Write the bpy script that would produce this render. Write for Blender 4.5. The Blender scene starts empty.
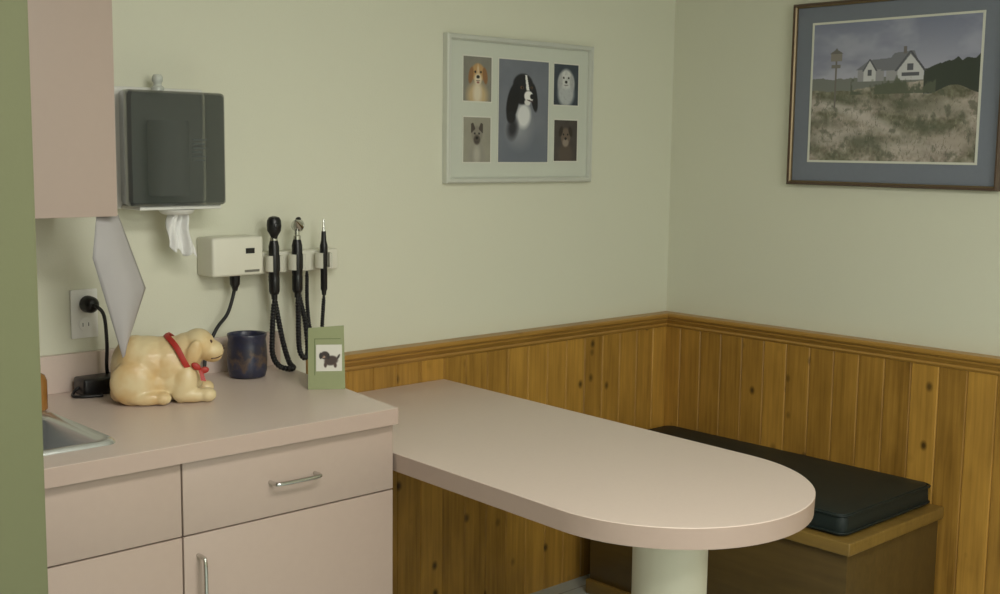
import bpy, bmesh, math, random
import numpy as np
from mathutils import Vector, Matrix, Euler
random.seed(4); np.random.seed(4)
scn = bpy.context.scene
scn.view_settings.view_transform = 'Standard'
COL = scn.collection

# ------------------------------------------------------------------ helpers
def lin(c):
    c = c / 255.0
    return c / 12.92 if c <= 0.04045 else ((c + 0.055) / 1.055) ** 2.4
def rgb(r, g, b): return (lin(r), lin(g), lin(b), 1.0)

def mat(name, color, rough=0.5, metal=0.0, bump=0.0, bscale=60.0, var=0.0, vscale=4.0, coat=0.0, alpha=1.0, spec=0.5):
    m = bpy.data.materials.new(name); m.use_nodes = True
    nt = m.node_tree; b = nt.nodes['Principled BSDF']
    b.inputs['Base Color'].default_value = color
    b.inputs['Roughness'].default_value = rough
    b.inputs['Metallic'].default_value = metal
    b.inputs['Coat Weight'].default_value = coat
    b.inputs['Coat Roughness'].default_value = 0.08
    b.inputs['Alpha'].default_value = alpha
    b.inputs['Specular IOR Level'].default_value = spec
    tc = nt.nodes.new('ShaderNodeTexCoord')
    if var > 0:
        n = nt.nodes.new('ShaderNodeTexNoise'); n.inputs['Scale'].default_value = vscale; n.inputs['Detail'].default_value = 6
        nt.links.new(tc.outputs['Object'], n.inputs['Vector'])
        mx = nt.nodes.new('ShaderNodeMix'); mx.data_type = 'RGBA'
        mx.inputs[6].default_value = tuple(c * (1 - var) for c in color[:3]) + (1,)
        mx.inputs[7].default_value = tuple(min(1, c * (1 + var)) for c in color[:3]) + (1,)
        nt.links.new(n.outputs['Fac'], mx.inputs[0]); nt.links.new(mx.outputs[2], b.inputs['Base Color'])
    if bump > 0:
        n = nt.nodes.new('ShaderNodeTexNoise'); n.inputs['Scale'].default_value = bscale; n.inputs['Detail'].default_value = 4
        nt.links.new(tc.outputs['Object'], n.inputs['Vector'])
        bp = nt.nodes.new('ShaderNodeBump'); bp.inputs['Strength'].default_value = bump; bp.inputs['Distance'].default_value = 0.002
        nt.links.new(n.outputs['Fac'], bp.inputs['Height']); nt.links.new(bp.outputs['Normal'], b.inputs['Normal'])
    return m

def wood(name, axis, pitch, light, dark, plank=True, rough=0.38, phase=0.0, vert=True):
    """knotty pine: axis = across-the-boards axis (0 x, 1 y, 2 z); grain runs along z when vert"""
    m = bpy.data.materials.new(name); m.use_nodes = True
    nt = m.node_tree; N = nt.nodes.new; Lk = nt.links.new
    b = nt.nodes['Principled BSDF']; b.inputs['Roughness'].default_value = rough
    b.inputs['Coat Weight'].default_value = 0.15; b.inputs['Coat Roughness'].default_value = 0.2
    tc = N('ShaderNodeTexCoord'); sp = N('ShaderNodeSeparateXYZ'); Lk(tc.outputs['Object'], sp.inputs[0])
    def math_(op, a, bb=None, val=None):
        n = N('ShaderNodeMath'); n.operation = op
        Lk(a, n.inputs[0])
        if bb is not None: Lk(bb, n.inputs[1])
        if val is not None: n.inputs[1].default_value = val
        return n.outputs[0]
    s = math_('SUBTRACT', sp.outputs[axis], val=phase)
    idx = math_('FLOOR', math_('DIVIDE', s, val=pitch)) if plank else math_('MULTIPLY', s, val=0.0)
    wn = N('ShaderNodeTexWhiteNoise'); wn.noise_dimensions = '1D'; Lk(idx, wn.inputs['W'])
    off = math_('MULTIPLY', wn.outputs['Value'], val=37.0)
    along = sp.outputs[2] if vert else sp.outputs[1 if axis == 0 else 0]
    other = math_('MULTIPLY', sp.outputs[2 if not vert else (1 if axis == 0 else 0)], val=1.0)
    al = math_('ADD', along, off)
    def vec(x, y, z=None):
        c = N('ShaderNodeCombineXYZ'); Lk(x, c.inputs[0]); Lk(y, c.inputs[1])
        if z is not None: Lk(z, c.inputs[2])
        return c.outputs[0]
    g = N('ShaderNodeTexNoise'); g.inputs['Scale'].default_value = 1.0; g.inputs['Detail'].default_value = 5; g.inputs['Distortion'].default_value = 0.4
    Lk(vec(math_('MULTIPLY', s, val=95.0), math_('MULTIPLY', al, val=3.5), math_('MULTIPLY', other, val=40.0)), g.inputs['Vector'])
    g2 = N('ShaderNodeTexNoise'); g2.inputs['Scale'].default_value = 1.0; g2.inputs['Detail'].default_value = 3
    Lk(vec(math_('MULTIPLY', s, val=16.0), math_('MULTIPLY', al, val=4.5)), g2.inputs['Vector'])
    cr = N('ShaderNodeValToRGB'); cr.color_ramp.elements[0].color = dark; cr.color_ramp.elements[1].color = light
    cr.color_ramp.elements[0].position = 0.20; cr.color_ramp.elements[1].position = 0.74
    sm = math_('ADD', math_('MULTIPLY', g.outputs['Fac'], val=0.42), math_('MULTIPLY', g2.outputs['Fac'], val=0.40))
    sm = math_('ADD', sm, math_('MULTIPLY', wn.outputs['Value'], val=0.22))
    Lk(sm, cr.inputs['Fac'])
    v = N('ShaderNodeTexVoronoi'); v.inputs['Scale'].default_value = 1.0
    Lk(vec(math_('MULTIPLY', s, val=14.0), math_('MULTIPLY', al, val=10.0)), v.inputs['Vector'])
    kr = N('ShaderNodeValToRGB'); kr.color_ramp.elements[0].color = (1, 1, 1, 1); kr.color_ramp.elements[1].color = (0, 0, 0, 1)
    kr.color_ramp.elements[0].position = 0.06; kr.color_ramp.elements[1].position = 0.20
    Lk(v.outputs['Distance'], kr.inputs['Fac'])
    mx = N('ShaderNodeMix'); mx.data_type = 'RGBA'; mx.inputs[7].default_value = tuple(c * 0.24 for c in dark[:3]) + (1,)
    # only some of the cells carry a knot, and each of its own strength
    sepc = N('ShaderNodeSeparateColor'); Lk(v.outputs['Color'], sepc.inputs[0])
    st = N('ShaderNodeValToRGB'); st.color_ramp.elements[0].position = .35; st.color_ramp.elements[1].position = .80; Lk(sepc.outputs[0], st.inputs['Fac'])
    kf = math_('MULTIPLY', kr.outputs['Color'], st.outputs['Color'])
    kf = math_('MULTIPLY', kf, val=0.9 if plank else 0.25)
    Lk(kf, mx.inputs[0]); Lk(cr.outputs['Color'], mx.inputs[6]); Lk(mx.outputs[2], b.inputs['Base Color'])
    return m

def add(o, parent=None, label=None, category=None, kind=None, group=None):
    COL.objects.link(o)
    if parent: o.parent = parent
    if label: o['label'] = label
    if category: o['category'] = category
    if kind: o['kind'] = kind
    if group: o['group'] = group
    return o

def empty(name, loc, label, category, rotz=0.0, group=None):
    o = bpy.data.objects.new(name, None); o.empty_display_size = 0.05
    o.location = loc; o.rotation_euler = (0, 0, rotz)
    return add(o, None, label, category, None, group)

def mk(name, verts, faces, m, parent=None, smooth=False, center=True, mids=None, **kw):
    me = bpy.data.meshes.new(name); me.from_pydata([tuple(v) for v in verts], [], faces)
    for x in (m if isinstance(m, (list, tuple)) else [m]): me.materials.append(x)
    if mids: me.polygons.foreach_set('material_index', mids)
    return fin(name, me, parent, smooth, center, **kw)

def fin(name, me, parent=None, smooth=False, center=True, fixn=True, **kw):
    if fixn:
        bm = bmesh.new(); bm.from_mesh(me); bmesh.ops.recalc_face_normals(bm, faces=bm.faces); bm.to_mesh(me); bm.free()
    if smooth:
        me.polygons.foreach_set('use_smooth', [True] * len(me.polygons))
        if smooth != 'all':
            try: me.set_sharp_from_angle(angle=math.radians(40))
            except Exception: pass
    o = bpy.data.objects.new(name, me)
    c = Vector((0, 0, 0))
    if center and len(me.vertices):
        co = np.empty(len(me.vertices) * 3); me.vertices.foreach_get('co', co); co = co.reshape(-1, 3)
        mn, mxx = co.min(0), co.max(0)
        c = Vector(((mn[0] + mxx[0]) / 2, (mn[1] + mxx[1]) / 2, mn[2]))
        me.transform(Matrix.Translation(-c))
    if parent is not None and not kw.pop('local', False):
        c = c - parent.location
    else: kw.pop('local', None)
    o.location = c
    return add(o, parent, **kw)

def boxes(name, lst, m, parent=None, bevel=0.0, seg=2, **kw):
    bm = bmesh.new()
    for a, b in lst:
        r = bmesh.ops.create_cube(bm, size=1.0)
        for v in r['verts']:
            v.co = Vector([(a[i] + b[i]) / 2 + v.co[i] * (b[i] - a[i]) for i in range(3)])
    if bevel > 0:
        bmesh.ops.bevel(bm, geom=list(bm.edges), offset=bevel, segments=seg, affect='EDGES', profile=0.5)
    me = bpy.data.meshes.new(name); bm.to_mesh(me); bm.free(); me.materials.append(m)
    return fin(name, me, parent, 'auto' if bevel > 0 else False, **kw)
def box(name, a, b, m, parent=None, bevel=0.0, seg=2, **kw): return boxes(name, [(a, b)], m, parent, bevel, seg, **kw)

def loft(name, loops, m, parent=None, smooth='auto', cap0=True, cap1=True, closed=False, **kw):
    n = len(loops[0]); V = [p for l in loops for p in l]; Fc = []
    rng = range(len(loops) if closed else len(loops) - 1)
    for i in rng:
        j = (i + 1) % len(loops)
        for k in range(n):
            k2 = (k + 1) % n
            Fc.append((i * n + k, i * n + k2, j * n + k2, j * n + k))
    if not closed:
        if cap0: Fc.append(tuple(range(n))[::-1])
        if cap1: Fc.append(tuple(range((len(loops) - 1) * n, len(loops) * n)))
    return mk(name, V, Fc, m, parent, smooth, **kw)

def circ(c, r, n=32, ax='z', sx=1.0, sy=1.0):
    out = []
    for i in range(n):
        a = 2 * math.pi * i / n; u, v = r * sx * math.cos(a), r * sy * math.sin(a)
        if ax == 'z': out.append((c[0] + u, c[1] + v, c[2]))
        elif ax == 'y': out.append((c[0] + u, c[1], c[2] + v))
        else: out.append((c[0], c[1] + u, c[2] + v))
    return out
def lathe(name, c, prof, m, parent=None, n=32, ax='z', **kw):
    loops = []
    for r, h in prof:
        cc = list(c); cc['xyz'.index(ax)] += h
        loops.append(circ(cc, max(r, 1e-4), n, ax))
    return loft(name, loops, m, parent, **kw)
def rrect(x0, x1, y0, y1, r, z, n=5):
    out = []
    for cx, cy, a0 in ((x1 - r, y1 - r, 0), (x0 + r, y1 - r, 90), (x0 + r, y0 + r, 180), (x1 - r, y0 + r, 270)):
        for i in range(n + 1):
            a = math.radians(a0 + 90 * i / n); out.append((cx + r * math.cos(a), cy + r * math.sin(a), z))
    return out
def catmull(P, k=8):
    P = [Vector(p) for p in P]; out = []
    Q = [P[0] * 2 - P[1]] + P + [P[-1] * 2 - P[-2]]
    for i in range(1, len(Q) - 2):
        for j in range(k):
            t = j / k; a, b, c, d = Q[i - 1], Q[i], Q[i + 1], Q[i + 2]
            out.append(0.5 * ((2 * b) + (c - a) * t + (2 * a - 5 * b + 4 * c - d) * t * t + (3 * b - a - 3 * c + d) * t ** 3))
    out.append(P[-1]); return out
def tube_geo(pts, r, n=8):
    pts = [Vector(p) for p in pts]; loops = []
    up = None
    for i, p in enumerate(pts):
        t = (pts[min(i + 1, len(pts) - 1)] - pts[max(i - 1, 0)]).normalized()
        if up is None: up = Vector((0, 1, 0)) if abs(t.y) < 0.9 else Vector((1, 0, 0))
        a = (up - t * up.dot(t))
        if a.length < 1e-6: a = t.orthogonal()
        a.normalize(); up = a; b = t.cross(a)
        rr = r[i] if isinstance(r, (list, tuple)) else r
        loops.append([tuple(p + (a * math.cos(2 * math.pi * k / n) + b * math.sin(2 * math.pi * k / n)) * rr) for k in range(n)])
    return loops
def tube(name, pts, r, m, parent=None, n=8, **kw): return loft(name, tube_geo(pts, r, n), m, parent, 'all', **kw)
def coil_pts(path, R, turns_per_m, k=10):
    """helix wound round a smooth path"""
    base = catmull(path, 24); L = [0]
    for i in range(1, len(base)): L.append(L[-1] + (base[i] - base[i - 1]).length)
    tot = L[-1]; n = int(tot * turns_per_m * k); out = []; up = Vector((0, 1, 0)); j = 0
    for s in range(n + 1):
        d = tot * s / n
        while j < len(L) - 2 and L[j + 1] < d: j += 1
        f_ = (d - L[j]) / max(1e-6, L[j + 1] - L[j]); p = base[j].lerp(base[j + 1], min(1, f_))
        t = (base[j + 1] - base[j]).normalized()
        a = up - t * up.dot(t)
        if a.length < 1e-4: a = t.orthogonal()
        a.normalize(); up = a; b = t.cross(a); an = 2 * math.pi * s / k
        e = min(1, s / (2 * k), (n - s) / (2 * k))
        out.append(p + (a * math.cos(an) + b * math.sin(an)) * R * e)
    return out

# ------------------------------------------------------------------ painted canvases (vertex colours on real flat sheets)
class Canvas:
    def __init__(s, nx, ny, base):
        s.nx, s.ny = nx, ny
        s.u, s.v = np.meshgrid((np.arange(nx)) / (nx - 1), (np.arange(ny)) / (ny - 1))
        s.c = np.ones((ny, nx, 3)) * np.array(base, float)
        s.asp = ny / nx
    def blend(s, a, col):
        a = np.clip(a, 0, 1)[..., None]; s.c = s.c * (1 - a) + np.array(col, float) * a
    def ell(s, cx, cy, rx, ry, col, ang=0, soft=0.25, op=1.0):
        a = math.radians(ang); du = s.u - cx; dv = (s.v - cy) * s.asp; ry = ry * s.asp
        x = du * math.cos(a) + dv * math.sin(a); y = -du * math.sin(a) + dv * math.cos(a)
        d = np.sqrt((x / rx) ** 2 + (y / ry) ** 2)
        s.blend(op * (1 - (d - (1 - soft)) / (2 * soft)), col)
    def poly(s, pts, col, op=1.0):
        ins = np.zeros_like(s.u, bool); n = len(pts)
        for i in range(n):
            x1, y1 = pts[i]; x2, y2 = pts[(i + 1) % n]
            if y1 == y2: continue
            cond = ((y1 > s.v) != (y2 > s.v)) & (s.u < (x2 - x1) * (s.v - y1) / (y2 - y1) + x1)
            ins ^= cond
        s.blend(ins * op, col)
    def noise(s, fx, fy, seed=0):
        r = np.random.RandomState(seed); out = np.zeros_like(s.u); amp = 1; tot = 0
        for o in range(4):
            gx, gy = int(fx * 2 ** o) + 2, int(fy * 2 ** o) + 2
            g = r.rand(gy + 1, gx + 1); X = s.u * (gx - 1); Y = s.v * (gy - 1)
            xi = X.astype(int); yi = Y.astype(int); fx_ = X - xi; fy_ = Y - yi
            fx_ = fx_ * fx_ * (3 - 2 * fx_); fy_ = fy_ * fy_ * (3 - 2 * fy_)
            out += amp * ((g[yi, xi] * (1 - fx_) + g[yi, xi + 1] * fx_) * (1 - fy_) + (g[yi + 1, xi] * (1 - fx_) + g[yi + 1, xi + 1] * fx_) * fy_)
            tot += amp; amp *= 0.6
        return out / tot
PAINT = bpy.data.materials.new('painted_print'); PAINT.use_nodes = True
_b = PAINT.node_tree.nodes['Principled BSDF']; _b.inputs['Roughness'].default_value = 0.35; _b.inputs['Coat Weight'].default_value = 0.25; _b.inputs['Coat Roughness'].default_value = 0.15
_a = PAINT.node_tree.nodes.new('ShaderNodeVertexColor'); _a.layer_name = 'Col'; PAINT.node_tree.links.new(_a.outputs['Color'], _b.inputs['Base Color'])
def sheet(name, cv, x0, x1, z0, z1, y, parent, **kw):
    nx, ny = cv.nx, cv.ny
    V = [(x0 + (x1 - x0) * i / (nx - 1), y, z1 - (z1 - z0) * j / (ny - 1)) for j in range(ny) for i in range(nx)]
    Fc = [(j * nx + i, (j + 1) * nx + i, (j + 1) * nx + i + 1, j * nx + i + 1) for j in range(ny - 1) for i in range(nx - 1)]
    me = bpy.data.meshes.new(name); me.from_pydata(V, [], Fc); me.materials.append(PAINT)
    ca = me.color_attributes.new('Col', 'FLOAT_COLOR', 'POINT')
    c = np.clip(cv.c, 0, 255) / 255.0; c = np.where(c <= 0.04045, c / 12.92, ((c + 0.055) / 1.055) ** 2.4)
    out = np.ones((ny * nx, 4)); out[:, :3] = c.reshape(-1, 3); ca.data.foreach_set('color', out.ravel())
    return fin(name, me, parent, False, fixn=False, **kw)

# ------------------------------------------------------------------ dimensions
WY = 2.83; WX = 3.48; CH = 2.45; CAMZ = 1.51

# ------------------------------------------------------------------ materials
M_wall = mat('wall_paint_cream_green', rgb(220, 220, 201), 0.75, bump=0.25, bscale=220, var=0.02, vscale=2)
M_green = mat('door_jamb_olive_paint', rgb(110, 113, 82), 0.6, bump=0.1, bscale=80, var=0.03)
M_ceil = mat('ceiling_white', rgb(225, 225, 215), 0.9, bump=0.3, bscale=120)
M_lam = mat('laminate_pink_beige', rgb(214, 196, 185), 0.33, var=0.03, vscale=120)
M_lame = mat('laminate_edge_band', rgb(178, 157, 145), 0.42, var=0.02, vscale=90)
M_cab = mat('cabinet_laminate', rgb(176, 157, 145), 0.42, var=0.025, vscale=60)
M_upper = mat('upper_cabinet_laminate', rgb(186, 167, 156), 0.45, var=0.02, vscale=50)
M_chrome = mat('chrome', rgb(205, 205, 200), 0.18, 1.0, var=0.02, vscale=20)
M_steel = mat('brushed_steel', rgb(216, 218, 218), 0.26, 0.85, bump=0.06, bscale=300)
M_black = mat('black_plastic', rgb(20, 20, 22), 0.35, var=0.1, vscale=30)
M_cord = mat('black_rubber', rgb(22, 22, 25), 0.45, var=0.1, vscale=30)
M_cream = mat('cream_plastic', rgb(226, 224, 209), 0.4, var=0.02, vscale=20)
M_white = mat('white_plastic', rgb(226, 226, 220), 0.4, var=0.02, vscale=20)
M_paper = mat('paper_towel', rgb(234, 234, 232), 0.9, bump=0.4, bscale=200)
M_smoke = mat('smoked_plastic', rgb(36, 45, 46), 0.10, var=0.1, vscale=5, coat=0.6, alpha=0.76)
M_ped = mat('pedestal_cream_metal', rgb(208, 205, 186), 0.45, var=0.02, vscale=10)
M_vinyl = mat('dark_vinyl', rgb(28, 38, 37), 0.5, bump=0.25, bscale=250, var=0.1, vscale=15, spec=.35)
M_silver = mat('silver_white_frame', rgb(214, 216, 208), 0.3, 0.3, var=0.03, vscale=30)
M_matL = mat('mat_board_pale', rgb(204, 208, 196), 0.8, var=0.015, vscale=80)
M_matR = mat('mat_board_blue_grey', rgb(122, 128, 140), 0.7, var=0.04, vscale=80)
M_matin = mat('mat_board_white', rgb(215, 215, 204), 0.7, var=0.01)
M_frameR = mat('dark_brown_frame_wood', rgb(84, 66, 52), 0.35, var=0.2, vscale=60)
M_gold = mat('gold_lip', rgb(130, 112, 82), 0.35, 0.4, var=0.1, vscale=60)
LT, DK = rgb(200, 152, 68), rgb(108, 75, 24)
M_pineB = wood('knotty_pine_boards_x', 0, 0.0915, LT, DK)
M_pineR = wood('knotty_pine_boards_y', 1, 0.0915, LT, DK)
M_railB = wood('pine_rail_x', 2, 0.1, rgb(184, 140, 66), rgb(124, 88, 34), plank=False, vert=False)
M_railR = M_railB
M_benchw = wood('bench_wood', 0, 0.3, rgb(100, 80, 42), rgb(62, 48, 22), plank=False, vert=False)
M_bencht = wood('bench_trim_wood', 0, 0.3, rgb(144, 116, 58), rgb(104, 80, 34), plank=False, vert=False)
M_flyer = mat('flyer_paper', rgb(186, 182, 182), 0.7, alpha=0.88, var=.04, vscale=12)

# floor tiles
M_floor = bpy.data.materials.new('vinyl_floor_tiles'); M_floor.use_nodes = True
nt = M_floor.node_tree; br = nt.nodes.new('ShaderNodeTexBrick'); tc = nt.nodes.new('ShaderNodeTexCoord')
br.offset = 0; br.inputs['Scale'].default_value = 1.0; br.inputs['Brick Width'].default_value = 0.305; br.inputs['Row Height'].default_value = 0.305
br.inputs['Mortar Size'].default_value = 0.002; br.inputs['Color1'].default_value = rgb(178, 188, 188); br.inputs['Color2'].default_value = rgb(186, 194, 192); br.inputs['Mortar'].default_value = rgb(110, 116, 116)
nt.links.new(tc.outputs['Object'], br.inputs['Vector']); nt.links.new(br.outputs['Color'], nt.nodes['Principled BSDF'].inputs['Base Color']); nt.nodes['Principled BSDF'].inputs['Roughness'].default_value = 0.3

# ------------------------------------------------------------------ room shell
S = dict(kind='structure')
box('floor', (-1.8, -2.2, -0.08), (WX, WY, 0), M_floor, center=False, **S)
box('ceiling', (-1.8, -2.2, CH), (WX, WY, CH + 0.08), M_ceil, **S)
box('wall_back', (-1.8, WY, 0), (WX, WY + 0.1, CH), M_wall, **S)
box('wall_right', (WX, -2.2, 0), (WX + 0.1, WY + 0.1, CH), M_wall, **S)
box('wall_front', (-1.8, -2.3, 0), (WX + 0.1, -2.2, CH), M_wall, **S)
box('wall_left', (-1.9, -2.3, 0), (-1.8, WY + 0.1, CH), M_wall, **S)
box('wall_partition', (-1.8, 1.9, 0), (0.755, 2.02, CH), M_green, bevel=0.002, **S)

# planked wainscot with real V grooves
def planks(name, a0, a1, pitch, plane, sign_axis, m, phase=0.0):
    th, g, gd = 0.018, 0.0035, 0.004; pts = []
    k = math.floor((a0 - phase) / pitch); xs = [(a0, th)]
    while True:
        e = phase + (k + 1) * pitch; k += 1
        if e >= a1 - 0.004: break
        if e - g > a0: xs += [(e - g, th), (e, th - gd), (e + g, th)]
    xs.append((a1, th)); V = []; Fc = []
    for a, d in xs:
        for z in (0.0, 0.862):
            V.append((a, plane - d, z) if sign_axis == 'x' else (plane - d, a, z))
    n = len(xs)
    for a in (a0, a1):
        for z in (0.0, 0.862): V.append((a, plane, z) if sign_axis == 'x' else (plane, a, z))
    for i in range(n - 1): Fc.append((2 * i, 2 * i + 2, 2 * i + 3, 2 * i + 1))
    b0, t0, b1, t1 = 2 * n, 2 * n + 1, 2 * n + 2, 2 * n + 3
    Fc += [(b0, 0, 1, t0), (b1, t1, 2 * n - 1, 2 * n - 2), (b0, t0, t1, b1)]
    Fc.append(tuple([b0] + [2 * i for i in range(n)] + [b1])); Fc.append(tuple([t0] + [2 * i + 1 for i in range(n)] + [t1]))
    return mk(name, V, Fc, m, center=False, **S)
planks('trim_1', 1.88, WX - 0.0185, 0.0915, WY, 'x', M_pineB)
planks('trim_2', -1.2, WY, 0.0915, WX, 'y', M_pineR)
prof = [(0, .863), (.020, .863), (.024, .870), (.022, .876), (.028, .882), (.036, .890), (.036, .897), (.048, .901), (.051, .906), (.051, .912), (.048, .917), (0, .917)]
def rail(name, axis, a0, a1, mit0, mit1, m):
    loops = []
    for a, s_ in ((a0, mit0), (a1, mit1)):
        loops.append([((a + s_ * d), WY - d, z) if axis == 'x' else (WX - d, a + s_ * d, z) for d, z in prof])
    return loft(name, loops, m, smooth=False, center=False, **S)
rail('trim_3', 'x', 1.88, WX, 0, -1, M_railB)
rail('trim_4', 'y', -1.2, WY, 0, -1, M_railR)

# ------------------------------------------------------------------ exam table (peninsula), set very slightly out of square
tb = empty('exam_table', (2.035, 1.65, 0), 'pink-beige laminate peninsula examination table with rounded end on a cream pedestal', 'table')
def stadium(z, inset=0.0, n=40):
    x0, x1, yc, yb = 1.697 + inset, 2.352 - inset, 1.622, WY - 0.02
    r = (x1 - x0) / 2; cx = (x0 + x1) / 2; out = [(x1, yb, z), (x0, yb, z), (x0, 2.16, z)]
    for i in range(n + 1):
        a = math.pi + math.pi * i / n; out.append((cx + r * math.cos(a), yc + r * math.sin(a), z))
    return [(x + (y - 2.16) * .040, y, z) for x, y, z in out]
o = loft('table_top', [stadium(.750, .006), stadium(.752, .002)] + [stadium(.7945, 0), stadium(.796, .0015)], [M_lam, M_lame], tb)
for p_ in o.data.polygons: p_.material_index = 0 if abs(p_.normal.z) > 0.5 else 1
lathe('pedestal', (2.055, 1.64, 0), [(.084, .03), (.084, .735), (.084, .7499)], M_ped, tb, 48)
lathe('pedestal_foot', (2.055, 1.64, 0), [(.15, 0), (.15, .006), (.13, .016), (.092, .022), (.09, .03)], M_ped, tb, 48)
box('wall_cleat', (1.76, WY - .045, .70), (2.33, WY - .0195, .7495), M_lame, tb, bevel=.002)

# ------------------------------------------------------------------ worktop with sink cut-out
wt = empty('countertop', (1.0, 2.5, .872), 'long pink-beige laminate worktop with low backsplash above drawer cabinets', 'countertop')
zt, zb = .91, .872
outer = [(.30, 2.16), (1.69, 2.16), (1.79, WY - .001), (.30, WY - .001)]
inner = [(.52, 2.275), (1.03, 2.275), (1.03, 2.595), (.52, 2.595)]
V = []
for z in (zb, zt):
    V += [(x, y, z) for x, y in outer] + [(x, y, z) for x, y in inner]
Fc = []; mi = []
for k in range(4):
    k2 = (k + 1) % 4
    Fc.append((8 + k, 8 + k2, 12 + k2, 12 + k)); mi.append(0)
    Fc.append((k, 4 + k, 4 + k2, k2)); mi.append(0)
    Fc.append((k, k2, 8 + k2, 8 + k)); mi.append(1)
    Fc.append((4 + k, 12 + k, 12 + k2, 4 + k2)); mi.append(1)
o = mk('worktop', V, Fc, [M_lam, M_lame], wt, False, mids=mi)
bv = o.modifiers.new('b', 'BEVEL'); bv.width = 0.0015; bv.segments = 2; bv.limit_method = 'ANGLE'
box('backsplash', (.30, WY - .02, .9101), (1.785, WY - .001, 1.003), M_lam, wt, bevel=.0015)

sk = empty('sink', (.775, 2.435, .911), 'small stainless steel drop-in sink set in the worktop', 'sink')
def sl(i, z, r): return rrect(.50 + i, 1.052 - i, 2.252 + i, 2.618 - i, r, z)
loft('basin', [sl(0, .9105, .03), sl(.002, .916, .03), sl(.006, .919, .03), sl(.020, .917, .03), sl(.028, .907, .035), sl(.034, .80, .04), sl(.055, .772, .04), sl(.12, .766, .04), sl(.12, .764, .04), sl(.05, .768, .04), sl(.032, .80, .04), sl(.0262, .9095, .035)], M_steel, sk, cap0=False, cap1=False, closed=True)
lathe('drain', (.776, 2.435, .760), [(.07, 0), (.07, .004), (.045, .006), (.04, .003), (.01, .003)], M_chrome, sk)

# ------------------------------------------------------------------ base cabinets
def cabinet(x0, x1, label, doorx, dh=True):
    c = empty('base_cabinet', ((x0 + x1) / 2, 2.5, 0), label, 'cabinet')
    boxes('cabinet_body', [((x0, 2.205, .1), (x0 + .018, 2.82, .871)), ((x1 - .018, 2.205, .1), (x1, 2.82, .871)), ((x0 + .018, 2.205, .1), (x1 - .018, 2.82, .118)),
                           ((x0 + .018, 2.802, .118), (x1 - .018, 2.82, .871)), ((x0 + .018, 2.205, .695), (x1 - .018, 2.225, .722)), ((x0 + .018, 2.205, .84), (x1 - .018, 2.225, .871)),
                           ((x0, 2.26, 0), (x1, 2.28, .1))], M_cab, c)
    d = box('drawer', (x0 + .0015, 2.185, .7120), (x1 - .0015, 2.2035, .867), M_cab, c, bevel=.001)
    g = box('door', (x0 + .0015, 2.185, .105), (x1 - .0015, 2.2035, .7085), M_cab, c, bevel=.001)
    xm = (x0 + x1) / 2
    def pull(parent, pts):
        o = tube('handle', catmull(pts, 8), .0045, M_chrome, None, 10, label='slim chrome bar pull')
        o.parent = parent; o.location = o.location - parent.location - c.location
    z = .788; a, b = xm - .064, xm + .051
    if dh: pull(d, [(a, 2.1852, z), (a, 2.166, z), (a + .008, 2.156, z), (xm, 2.154, z), (b - .008, 2.156, z), (b, 2.166, z), (b, 2.1852, z)])
    zt_ = .664
    pull(g, [(doorx, 2.1852, zt_), (doorx, 2.166, zt_), (doorx, 2.156, zt_ - .008), (doorx, 2.154, zt_ - .06), (doorx, 2.156, zt_ - .112), (doorx, 2.166, zt_ - .12), (doorx, 2.1852, zt_ - .12)])
    return c
cabinet(1.1495, 1.694, 'pink-beige laminate base cabinet with drawer and door beside the examination table', 1.183)
cabinet(.60, 1.1485, 'pink-beige laminate base cabinet below the stainless sink', .64, dh=False)
uc = empty('upper_cabinet', (.75, 2.66, 1.35), 'pink laminate wall cabinet hung above the worktop', 'cabinet')
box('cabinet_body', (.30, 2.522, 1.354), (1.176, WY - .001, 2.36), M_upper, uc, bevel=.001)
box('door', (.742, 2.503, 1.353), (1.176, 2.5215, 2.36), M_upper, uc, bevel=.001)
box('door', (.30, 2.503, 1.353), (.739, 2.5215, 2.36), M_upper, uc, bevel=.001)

# ------------------------------------------------------------------ bench + cushion
bn = empty('storage_bench', (3.17, 2.2, 0), 'low wooden storage bench with lighter top rim beside panelled wall', 'bench')
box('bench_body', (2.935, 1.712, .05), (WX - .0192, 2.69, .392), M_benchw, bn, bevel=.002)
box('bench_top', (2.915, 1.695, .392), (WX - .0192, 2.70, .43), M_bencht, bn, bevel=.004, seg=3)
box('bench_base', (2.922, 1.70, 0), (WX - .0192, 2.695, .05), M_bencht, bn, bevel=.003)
cu = empty('seat_cushion', (3.2, 2.27, .431), 'thin dark vinyl seat cushion lying on the wooden bench', 'cushion')
def cl(i, z): return rrect(2.944 + i, 3.452 - i, 1.732 + i, 2.778 - i, .03, z, 6)
loft('cushion_pad', [cl(.02, .4305), cl(.004, .433), cl(.0, .44), cl(.001, .465), cl(.002, .488), cl(.006, .496), cl(.03, .501), cl(.10, .504)], M_vinyl, cu)
for zz in (.4415, .4915):
    pts = [Vector(p) for p in cl(-.001, zz)]; tg = []
    n = len(pts)
    for i in range(n):
        t = (pts[(i + 1) % n] - pts[i - 1]).normalized(); a = Vector((0, 0, 1)); b = t.cross(a)
        tg.append([tuple(pts[i] + (a * math.cos(k * math.pi / 3) + b * math.sin(k * math.pi / 3)) * .0035) for k in range(6)])
    loft('piping', tg, M_vinyl, cu, 'all', closed=True)

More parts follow.
